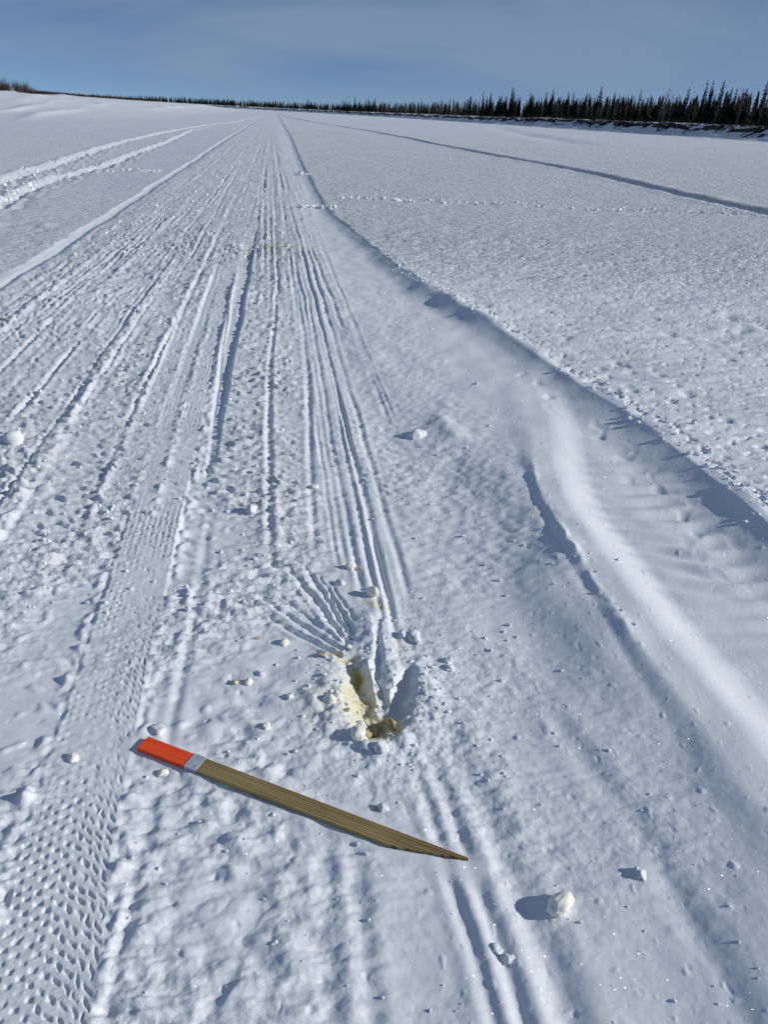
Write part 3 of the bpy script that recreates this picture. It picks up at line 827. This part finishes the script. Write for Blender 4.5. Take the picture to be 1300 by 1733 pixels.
# fallen trunks hanging down the cut bank
LOGS = []
for v in range(4):
    ln = 4.5 + v * .8
    ps = [tube((0, 0, 0), (0, 0, ln * .5), .17, .13, 6), tube((0, 0, ln * .5), (.25, 0, ln), .13, .05, 6)]
    for q in range(9):
        z = ln * rng.uniform(.2, .95); th = rng.random() * 6.28
        ps.append(tube((0, 0, z), (math.cos(th) * .8, math.sin(th) * .8, z + .5), .04, .012, 3))
    LOGS.append(np_mesh('fallen_trunk', *join(ps), M_LOG))
for i in range(44):
    t = .10 + .36 * tr.random()
    a_ = bank_pos(t, 2.4); b_ = bank_pos(t + tr.choice([-1, 1]) * tr.uniform(.002, .006), -1.2)
    o = link('fallen_trunk', LOGS[i % 4]); o.location = a_ + Vector((0, 0, .25))
    o.rotation_euler = (b_ - a_).to_track_quat('Z', 'Y').to_euler()
    s = tr.uniform(.7, 1.1); o.scale = (s * 1.3, s * 1.3, s)
    tag(o, 'dark fallen trunk hanging down the snowy cut bank below the spruces', 'log', 'fallen trunks on the cut bank')

# ------------------------------------------------------------------ the trail stake
def wood_material():
    mt, t, b = new_mat('pine_lath')
    nd, lk = t.nodes.new, t.links.new
    tcn = nd('ShaderNodeTexCoord')
    mpn = nd('ShaderNodeMapping'); mpn.inputs['Scale'].default_value = (1.2, 1.0, 1.0)
    lk(tcn.outputs['Object'], mpn.inputs['Vector'])
    nz_ = nd('ShaderNodeTexNoise'); nz_.inputs['Scale'].default_value = 2.2; nz_.inputs['Detail'].default_value = 2
    lk(mpn.outputs['Vector'], nz_.inputs['Vector'])
    sep = nd('ShaderNodeSeparateXYZ'); lk(mpn.outputs['Vector'], sep.inputs['Vector'])
    ad = nd('ShaderNodeMath'); ad.operation = 'MULTIPLY_ADD'; ad.inputs[1].default_value = .010
    lk(nz_.outputs['Fac'], ad.inputs[0]); lk(sep.outputs['Y'], ad.inputs[2])
    n3_ = nd('ShaderNodeTexNoise'); n3_.noise_dimensions = '1D'; n3_.inputs['Scale'].default_value = 60.0; n3_.inputs['Detail'].default_value = 1
    lk(ad.outputs['Value'], n3_.inputs['W'])
    ad2 = nd('ShaderNodeMath'); ad2.operation = 'MULTIPLY_ADD'; ad2.inputs[1].default_value = .012; lk(n3_.outputs['Fac'], ad2.inputs[0]); lk(ad.outputs['Value'], ad2.inputs[2])
    ml = nd('ShaderNodeMath'); ml.operation = 'MULTIPLY'; ml.inputs[1].default_value = 190.0 * 6.283
    lk(ad2.outputs['Value'], ml.inputs[0])
    sn = nd('ShaderNodeMath'); sn.operation = 'SINE'; lk(ml.outputs['Value'], sn.inputs[0])
    mr = nd('ShaderNodeMapRange'); mr.inputs['From Min'].default_value = -1
    lk(sn.outputs['Value'], mr.inputs['Value'])
    pw = nd('ShaderNodeMath'); pw.operation = 'POWER'; pw.inputs[1].default_value = 2.6; lk(mr.outputs['Result'], pw.inputs[0])
    # fibre
    mp2 = nd('ShaderNodeMapping'); mp2.inputs['Scale'].default_value = (9, 420, 420); lk(tcn.outputs['Object'], mp2.inputs['Vector'])
    fb = nd('ShaderNodeTexNoise'); fb.inputs['Scale'].default_value = 1.0; fb.inputs['Detail'].default_value = 3; lk(mp2.outputs['Vector'], fb.inputs['Vector'])
    c1 = nd('ShaderNodeMixRGB'); c1.inputs['Color1'].default_value = (.44, .345, .165, 1); c1.inputs['Color2'].default_value = (.13, .09, .036, 1)
    lk(pw.outputs['Value'], c1.inputs['Fac'])
    c2 = nd('ShaderNodeMixRGB'); c2.blend_type = 'MULTIPLY'; c2.inputs['Fac'].default_value = .55
    rp = nd('ShaderNodeValToRGB'); rp.color_ramp.elements[0].position = .3; rp.color_ramp.elements[0].color = (.45, .42, .38, 1); rp.color_ramp.elements[1].position = .7
    lk(fb.outputs['Fac'], rp.inputs['Fac']); lk(c1.outputs['Color'], c2.inputs['Color1']); lk(rp.outputs['Color'], c2.inputs['Color2'])
    mp4 = nd('ShaderNodeMapping'); mp4.inputs['Scale'].default_value = (5, 22, 22); lk(tcn.outputs['Object'], mp4.inputs['Vector'])
    n5 = nd('ShaderNodeTexNoise'); n5.inputs['Scale'].default_value = 1.0; n5.inputs['Detail'].default_value = 4; lk(mp4.outputs['Vector'], n5.inputs['Vector'])
    r5 = nd('ShaderNodeValToRGB'); r5.color_ramp.elements[0].position = .32; r5.color_ramp.elements[0].color = (.62, .56, .48, 1); r5.color_ramp.elements[1].position = .62
    lk(n5.outputs['Fac'], r5.inputs['Fac'])
    c3 = nd('ShaderNodeMixRGB'); c3.blend_type = 'MULTIPLY'; c3.inputs['Fac'].default_value = .9
    lk(c2.outputs['Color'], c3.inputs['Color1']); lk(r5.outputs['Color'], c3.inputs['Color2'])
    lk(c3.outputs['Color'], b.inputs['Base Color'])
    bm_ = nd('ShaderNodeBump'); bm_.inputs['Strength'].default_value = .4; bm_.inputs['Distance'].default_value = .0008
    lk(fb.outputs['Fac'], bm_.inputs['Height']); lk(bm_.outputs['Normal'], b.inputs['Normal'])
    b.inputs['Roughness'].default_value = .7; b.inputs['Specular IOR Level'].default_value = .25
    return mt
def paint_material():
    mt, t, b = new_mat('orange_paint')
    nd, lk = t.nodes.new, t.links.new
    tcn = nd('ShaderNodeTexCoord')
    mp2 = nd('ShaderNodeMapping'); mp2.inputs['Scale'].default_value = (7, 260, 260); lk(tcn.outputs['Object'], mp2.inputs['Vector'])
    fb = nd('ShaderNodeTexNoise'); fb.inputs['Scale'].default_value = 1.0; fb.inputs['Detail'].default_value = 3; lk(mp2.outputs['Vector'], fb.inputs['Vector'])
    rp = nd('ShaderNodeValToRGB'); rp.color_ramp.elements[0].position = .3; rp.color_ramp.elements[0].color = (.72, .045, .006, 1); rp.color_ramp.elements[1].position = .6; rp.color_ramp.elements[1].color = (.95, .095, .014, 1)
    lk(fb.outputs['Fac'], rp.inputs['Fac']); lk(rp.outputs['Color'], b.inputs['Base Color'])
    bm_ = nd('ShaderNodeBump'); bm_.inputs['Strength'].default_value = .5; bm_.inputs['Distance'].default_value = .0008
    lk(fb.outputs['Fac'], bm_.inputs['Height']); lk(bm_.outputs['Normal'], b.inputs['Normal'])
    b.inputs['Roughness'].default_value = .55
    return mt
M_WOOD, M_PAINT = wood_material(), paint_material()
M_TAPE = simple_mat('reflective_tape', (.42, .46, .53), .38, .12, 60, .5)
M_STAPLE = simple_mat('staple_wire', (.10, .10, .11), .4, .1, 20, .6)

ax_, ay_ = STAKE_A; bx_, by_ = STAKE_B
LEN = (STAKE_B - STAKE_A).length
ANG = math.atan2(by_ - ay_, bx_ - ax_)
W, TH = .0465, .013
def prism(outline, z0, z1, mat, name, bevel=.0009):
    bm = bmesh.new()
    lo = [bm.verts.new((x_, y_, z0)) for x_, y_ in outline]
    hi = [bm.verts.new((x_, y_, z1)) for x_, y_ in outline]
    bm.faces.new(hi); bm.faces.new(lo[::-1])
    n = len(outline)
    for i in range(n):
        bm.faces.new((lo[i], lo[(i + 1) % n], hi[(i + 1) % n], hi[i]))
    bmesh.ops.recalc_face_normals(bm, faces=bm.faces[:])
    if bevel: bmesh.ops.bevel(bm, geom=bm.edges[:], offset=bevel, segments=1, affect='EDGES')
    me = bpy.data.meshes.new(name); bm.to_mesh(me); bm.free(); me.materials.append(mat)
    return me
# the stake lies on the bumps of the snow: rest it on the highest points along its length
tts = np.linspace(0, .93, 60)
hx, hy, hs = [], [], []
for v in (-.4, 0, .4):
    nx, ny = -math.sin(ANG) * v * W, math.cos(ANG) * v * W
    hx += list(ax_ + tts * (bx_ - ax_) + nx); hy += list(ay_ + tts * (by_ - ay_) + ny); hs += list(tts * LEN)
hz = ground_z(hx, hy); hs = np.array(hs)
best = None
for sl in np.linspace(-.03, .05, 41):
    z0 = np.max(hz - sl * hs)
    mid_h = z0 + sl * LEN * .5
    if best is None or mid_h < best[0]: best = (mid_h, z0, sl)
_, SZ, SSL = best
stake = empty('trail_stake', (ax_, ay_, SZ - .005))
stake.rotation_euler = (0, -math.atan(SSL), ANG)
tag(stake, 'wooden trail stake with orange-red painted end lying on the snow', 'stake')
PA, TA, TB = .0, .150, .183
link('painted_end', prism([(0, -W / 2), (TA - .0012, -W / 2), (TA - .0012, W / 2), (0, W / 2)], 0, TH, M_PAINT, 'painted_end'), stake)
cut = [(TA + .001, -W / 2), (.700, -W / 2)]
for q_ in range(6):                                   # splintered, stepped bevel to the point
    f_ = (q_ + .55 + .25 * ((q_ * 7) % 3 - 1)) / 6
    xx_ = .712 + (LEN - .712) * f_
    cut += [(xx_ - .012, -W / 2 + W * .93 * max(0, f_ - .09)), (xx_, -W / 2 + W * .93 * f_)]
cut += [(LEN, W / 2 - .0015), (LEN - .002, W / 2), (TA + .001, W / 2)]
link('shaft', prism(cut, 0, TH - .0002, M_WOOD, 'shaft', .0006), stake)
tp = link('reflective_tape', prism([(TA - .003, -W / 2 - .0012), (TB, -W / 2 - .0012), (TB, W / 2 + .0012), (TA - .003, W / 2 + .0012)], -.0012, TH + .0014, M_TAPE, 'reflective_tape', .0005), stake)
tp['label'] = 'silver reflective tape band with staples'
for sx, sy in ((TA + .006, -W / 2 + .010), (TA + .024, -W / 2 + .010), (TA + .012, W / 2 - .008)):
    st_ = link('staple', prism([(sx - .0015, sy - .003), (sx, sy - .003), (sx + .0012, sy + .003), (sx - .0003, sy + .003)], TH + .0010, TH + .0022, M_STAPLE, 'staple', 0), tp)

# the far upright marker and a few dots of litter
mk = empty('trail_marker', (1.02, 195.7, float(ground_z([1.02], [195.7])[0])))
tag(mk, 'tiny upright trail marker beside the far end of the trail', 'stake')
link('shaft', prism([(-.03, -.012), (.03, -.012), (.03, .012), (-.03, .012)], -.3, .62, M_WOOD, 'shaft', .002), mk)
link('painted_end', prism([(-.031, -.013), (.031, -.013), (.031, .013), (-.031, .013)], .622, .82, M_PAINT, 'painted_end', .002), mk)

# ------------------------------------------------------------------ chunks of snow and ice
def chunk_mesh(seed, mat, squash=(1, 1, .75), cuts=13, sub=3, rough=.15, facet=False):
    r_ = random.Random(seed)
    bm = bmesh.new()
    for _ in range(cuts + 5):
        v = Vector((r_.gauss(0, 1), r_.gauss(0, 1), r_.gauss(0, 1))).normalized() * r_.uniform(.75, 1.12)
        bm.verts.new(v)
    h_ = bmesh.ops.convex_hull(bm, input=bm.verts[:])
    bmesh.ops.delete(bm, geom=[g_ for g_ in h_['geom_interior'] if isinstance(g_, bmesh.types.BMVert)], context='VERTS')
    bmesh.ops.subdivide_edges(bm, edges=bm.edges[:], cuts=3 if sub > 3 else 2, use_grid_fill=True, smooth=0.03 if facet else .22)
    for _ in range(0 if facet else 1):
        bmesh.ops.smooth_vert(bm, verts=bm.verts[:], factor=.35, use_axis_x=True, use_axis_y=True, use_axis_z=True)
    bmesh.ops.triangulate(bm, faces=bm.faces[:])
    co = np.array([v.co[:] for v in bm.verts])
    dn = rough * (perlin(co[:, 0] * 1.6 + seed, co[:, 1] * 1.6 + co[:, 2] * 1.3, 50 + seed % 9) + .5 * perlin(co[:, 0] * 4 + seed, co[:, 2] * 4 + co[:, 1] * 3, 51))
    for v, d in zip(bm.verts, dn):
        v.co *= 1 + float(d)
        v.co.x *= squash[0]; v.co.y *= squash[1]; v.co.z *= squash[2]
    me = bpy.data.meshes.new('chunk'); bm.to_mesh(me); bm.free()
    me.polygons.foreach_set('use_smooth', np.full(len(me.polygons), not facet))
    me.materials.append(mat)
    return me

def clod_mesh(seed, mat, squash=(1, .9, .8), sub=3, am=1.0):
    bm = bmesh.new(); bmesh.ops.create_icosphere(bm, subdivisions=sub, radius=1.0)
    co = np.array([v.co[:] for v in bm.verts]); q = seed * 3.7
    n_ = .34 * perlin(co[:, 0] * 1.1 + q, co[:, 1] * 1.1 + co[:, 2] * .9, 60) + .22 * perlin(co[:, 1] * 2.3 + q, co[:, 2] * 2.3 - co[:, 0], 61) + .15 * np.abs(perlin(co[:, 0] * 4 + q, co[:, 2] * 4 + co[:, 1] * 2, 62)) + .09 * perlin(co[:, 0] * 9 + co[:, 1] * 6, co[:, 2] * 9 + q, 63)
    for v, d in zip(bm.verts, n_):
        v.co = Vector((v.co.x * squash[0], v.co.y * squash[1], v.co.z * squash[2])) * (1 + am * float(d))
    me = bpy.data.meshes.new('clod'); bm.to_mesh(me); bm.free()
    me.polygons.foreach_set('use_smooth', np.full(len(me.polygons), True)); me.materials.append(mat)
    return me
SN = [clod_mesh(100 + i, M_SNOW, (1.1, .78 + .06 * i, .62), 3, 1.7) for i in range(6)]
CRM = [clod_mesh(120 + i, M_CREAM, (1, .85, .75), 3, .8 + .2 * i) for i in range(4)]
AMB = [chunk_mesh(140 + i, M_AMBER, (1, .85, .8), 6, 3, .10, True) for i in range(4)]
BRN = [chunk_mesh(160 + i, M_BROWN, (1, .8, .85), 5, 3, .12, True) for i in range(3)]
CH = []     # (x, y, radius, mesh, label, embed)
def chunk(x_, y_, r_, me, label, emb=.35, name='snow_chunk', sq=1.0): CH.append((x_, y_, r_, me, label, emb, name, sq))
chunk(.580, 1.018, .0255, clod_mesh(9, M_CREAM, (1.25, .9, .66), 4, .5), 'large creamy snow lump alone on smooth snow at the lower right', .12, sq=1.0)
chunk(.234, 1.322, .014, SN[1], 'white snow chunk just above the middle of the stake', .3)
chunk(.219, 1.325, .007, AMB[0], 'tan ice crumb left of the white chunk above the stake', .3, 'ice_crumb')
chunk(.003, 2.010, .015, CRM[1], 'cream ice chunk with a tan top left of the claw scratches', .3, 'ice_chunk')
chunk(-.143, 1.830, .015, AMB[1], 'tan-topped ice chunk farthest left of the pit', .3, 'ice_chunk')
chunk(-.105, 1.825, .011, CRM[2], 'cream ice piece just right of the tan chunk left of the pit', .3, 'ice_chunk')
chunk(.318, 2.270, .021, CRM[0], 'upright white and amber ice chunk behind the pit', .2, 'ice_chunk', 1.35)
chunk(.316, 2.305, .012, AMB[3], 'small amber piece capping the upright ice chunk', .2, 'ice_crumb')
chunk(.258, 2.458, .017, CRM[3], 'cream twin chunk beside a tan crumb, topmost of the pit debris', .3, 'ice_chunk')
chunk(.292, 2.447, .012, AMB[2], 'tan crumb touching the topmost cream twin chunk', .3, 'ice_crumb')
chunk(.205, 2.350, .016, SN[2], 'white snow chunk between the claw scratches and the topmost twin chunks', .3)
chunk(.425, 2.012, .024, SN[0], 'largest white snow block right behind the pit', .25)
chunk(.388, 2.020, .016, SN[3], 'flat white block leaning against the largest block behind the pit', .2)
chunk(.512, 1.880, .014, SN[4], 'white snow chunk right of the pit, upper of the pair', .3)
chunk(.508, 1.842, .015, SN[5], 'white snow chunk right of the pit, lower of the pair', .35)
chunk(-1.312, 3.70, .055, SN[2], 'broken white snow clod at the left edge of the trail', .35)
chunk(-.124, 2.93, .024, SN[1], 'white snow clod on the churned trail above the claw scratches', .3)
chunk(.147, 3.155, .018, SN[4], 'lone snow crumb on the smooth lane in mid trail', .3)
chunk(.785, 1.072, .014, SN[3], 'white snow chunk at the end of the faint ridge, lower right', .35)
chunk(.119, 1.935, .018, AMB[1], 'tan ice chunk at the upper left corner of the pit', .3, 'ice_chunk')
chunk(.130, 1.720, .017, CRM[2], 'left of two cream chunks on the pit rim', .25, 'ice_chunk')
chunk(.152, 1.733, .016, CRM[0], 'right of two cream chunks on the pit rim', .25, 'ice_chunk')
chunk(.176, 1.680, .012, AMB[0], 'amber ice nugget on the left wall of the pit', .3, 'ice_crumb')
chunk(.196, 1.575, .024, CRM[1], 'cream block at the front left lip of the pit', .3, 'ice_chunk')
chunk(.214, 1.645, .016, SN[5], 'white ball of snow lodged at the pit mouth', .1)
chunk(.250, 1.633, .022, BRN[0], 'brown ice chunk in the mouth of the pit', .1, 'ice_chunk')
chunk(.230, 1.625, .020, AMB[3], 'amber ice chunk below the brown one at the pit mouth', .2, 'ice_chunk')
chunk(.298, 1.633, .024, BRN[1], 'upright amber and brown ice shard on the right of the pit mouth', .0, 'ice_chunk', 1.3)
chunk(.272, 1.613, .009, SN[0], 'small round white pellet before the pit mouth', .2)
chunk(.252, 1.515, .020, SN[4], 'big white snow block in front of the pit mouth', .3)
chunk(.218, 1.530, .018, SN[2], 'white clod left of the big block before the pit', .4)
chunk(.015, 1.747, .013, SN[3], 'grey-white snow chunk midway between stake and scratches', .3)
chunk(-.050, 1.630, .011, CRM[3], 'cream crumb just above the silver tape side of the stake', .3, 'ice_crumb')
chunk(-.545, 1.555, .018, CRM[1], 'dirty cream snow clod pressed beside the tyre tread, left of the stake', .55)
chunk(-.310, 1.490, .015, CRM[2], 'cream lump just below the painted end of the stake', .5)
chunk(.206, 1.972, .012, SN[1], 'white crumb at the foot of the claw scratches', .25)
chunk(1.229, 4.526, .014, SN[0], 'lone white shard on the wind-smoothed drift', .2)
chunk(.715, 3.72, .040, SN[5], 'soft white lump on the crusty right side of the trail', .6)
chunk(.422, .941, .012, SN[2], 'left of two snow crumbs in the groove at the bottom edge', .3)
chunk(.439, .921, .011, SN[3], 'right of two snow crumbs in the groove at the bottom edge', .3)
chunk(-.083, 2.035, .010, AMB[2], 'small tan crumb left of the cream chunk near the scratches', .4, 'ice_crumb')
chunk(-.070, 1.860, .013, SN[0], 'white chunk above the cream piece left of the pit', .3)
chunk(-.345, 1.640, .022, SN[4], 'white snow lump touching the corner of the painted stake end', .5)
cx_ = np.array([c[0] for c in CH]); cy_ = np.array([c[1] for c in CH])
czz = ground_z(cx_, cy_)
for (x_, y_, r_, me, lb, emb, nm, sq), z_ in zip(CH, czz):
    o = link(nm, me)
    r_ *= .86 if nm == 'snow_chunk' and r_ < .024 else 1.0
    o.scale = (r_, r_, r_ * sq); o.location = (x_, y_, z_ + r_ * .75 * sq * (.88 - 1.6 * emb))
    o.rotation_euler = (tr.uniform(-.25, .25), tr.uniform(-.25, .25), tr.uniform(0, 6.28))
    tag(o, lb, 'ice chunk' if nm.startswith('ice') else 'snow chunk')

# loose crumbs all over the trail
base = bmesh.new(); bmesh.ops.create_icosphere(base, subdivisions=1, radius=1.0)
bv = np.array([v.co[:] for v in base.verts]); bf = np.array([[v.index for v in f.verts] for f in base.faces]); base.free()
g2 = np.random.default_rng(5)
def crumbs(name, n, xf, yf, smin, smax, mat, label):
    xs = xf(n); yy = yf(n)
    zz = ground_z(xs, yy)
    parts = []
    for x_, y_, z_ in zip(xs, yy, zz):
        s = smin + (smax - smin) * g2.random() ** 2.5
        v = bv * (1 + .2 * g2.normal(size=(len(bv), 1))) * s * np.array([1, 1, .8])
        c, sn = math.cos(x_ * 99), math.sin(x_ * 99)
        parts.append((np.stack([v[:, 0] * c - v[:, 1] * sn + x_, v[:, 0] * sn + v[:, 1] * c + y_, v[:, 2] + z_ + .25 * s], 1), bf))
    tag(link(name, np_mesh(name, *join(parts), mat)), label, 'snow crumbs', None, 'stuff')
crumbs('snow_crumbs', 130, lambda n: g2.uniform(-.35, 1.0, n), lambda n: .75 + 1.3 * g2.random(n), .0022, .0065, M_SNOW, 'fine white snow crumbs scattered over the near trail')
crumbs('pit_debris', 260, lambda n: .28 + .14 * g2.normal(size=n), lambda n: 1.80 + .17 * g2.normal(size=n), .002, .009, M_SNOW, 'white crumbs thrown out around the dug pit')
crumbs('scattered_clods', 1300, lambda n: g2.uniform(-2.1, .1, n), lambda n: 2.2 + 9 * g2.random(n) ** 1.4, .003, .012, M_SNOW, 'snow clods kicked up along the churned half of the trail')
crumbs('trail_crumbs', 170, lambda n: g2.uniform(.1, 1.3, n), lambda n: 1.9 + 6 * g2.random(n) ** 1.5, .003, .010, M_SNOW, 'small snow crumbs on the smooth half of the trail')
crumbs('far_clods', 800, lambda n: g2.uniform(-2.2, .3, n), lambda n: 9 + 22 * g2.random(n) ** 1.3, .010, .030, M_SNOW, 'far snow clods along the churned trail')

def along(pts, n, spread, y0, y1):
    yy = np.exp(g2.uniform(math.log(y0), math.log(y1), n))
    return interp(yy, pts) + spread * g2.normal(size=n), yy
ax1, ay1 = along(TLU, 900, .16, 12, 120); ax2, ay2 = along(TLL, 420, .10, 10, 60)
lxx, lyy = np.concatenate([ax1 + .15, ax2]), np.concatenate([ay1, ay2])
crumbs('track_clods', len(lxx), lambda n: lxx, lambda n: lyy, .015, .055, M_SNOW, 'crumbled snow blocks along the neighbouring track on the left')
px_ = np.concatenate([g2.uniform(.25, 1.05, 60), g2.uniform(1.2, 4.6, 110), g2.uniform(-.1, .95, 50), g2.uniform(-4.6, -2.8, 70), g2.uniform(4.6, 9.8, 90)])
py_ = np.concatenate([14.4 + .1 * g2.normal(size=60), 15.95 + .16 * g2.normal(size=110), 21.8 + .2 * g2.normal(size=50), 21.55 + .12 * g2.normal(size=70), 15.9 + .3 * g2.normal(size=90)])
crumbs('path_clods', len(px_), lambda n: px_, lambda n: py_, .015, .05, M_SNOW, 'snow blocks along the footpath crossing the trail')
ex_ = np.exp(g2.uniform(math.log(2.5), math.log(9), 260))
crumbs('lip_clods', 260, lambda n: interp(ex_, EDGE) + .10 + .06 * g2.normal(size=n), lambda n: ex_, .004, .02, M_SNOW, 'crusty fragments along the lip of the trench')
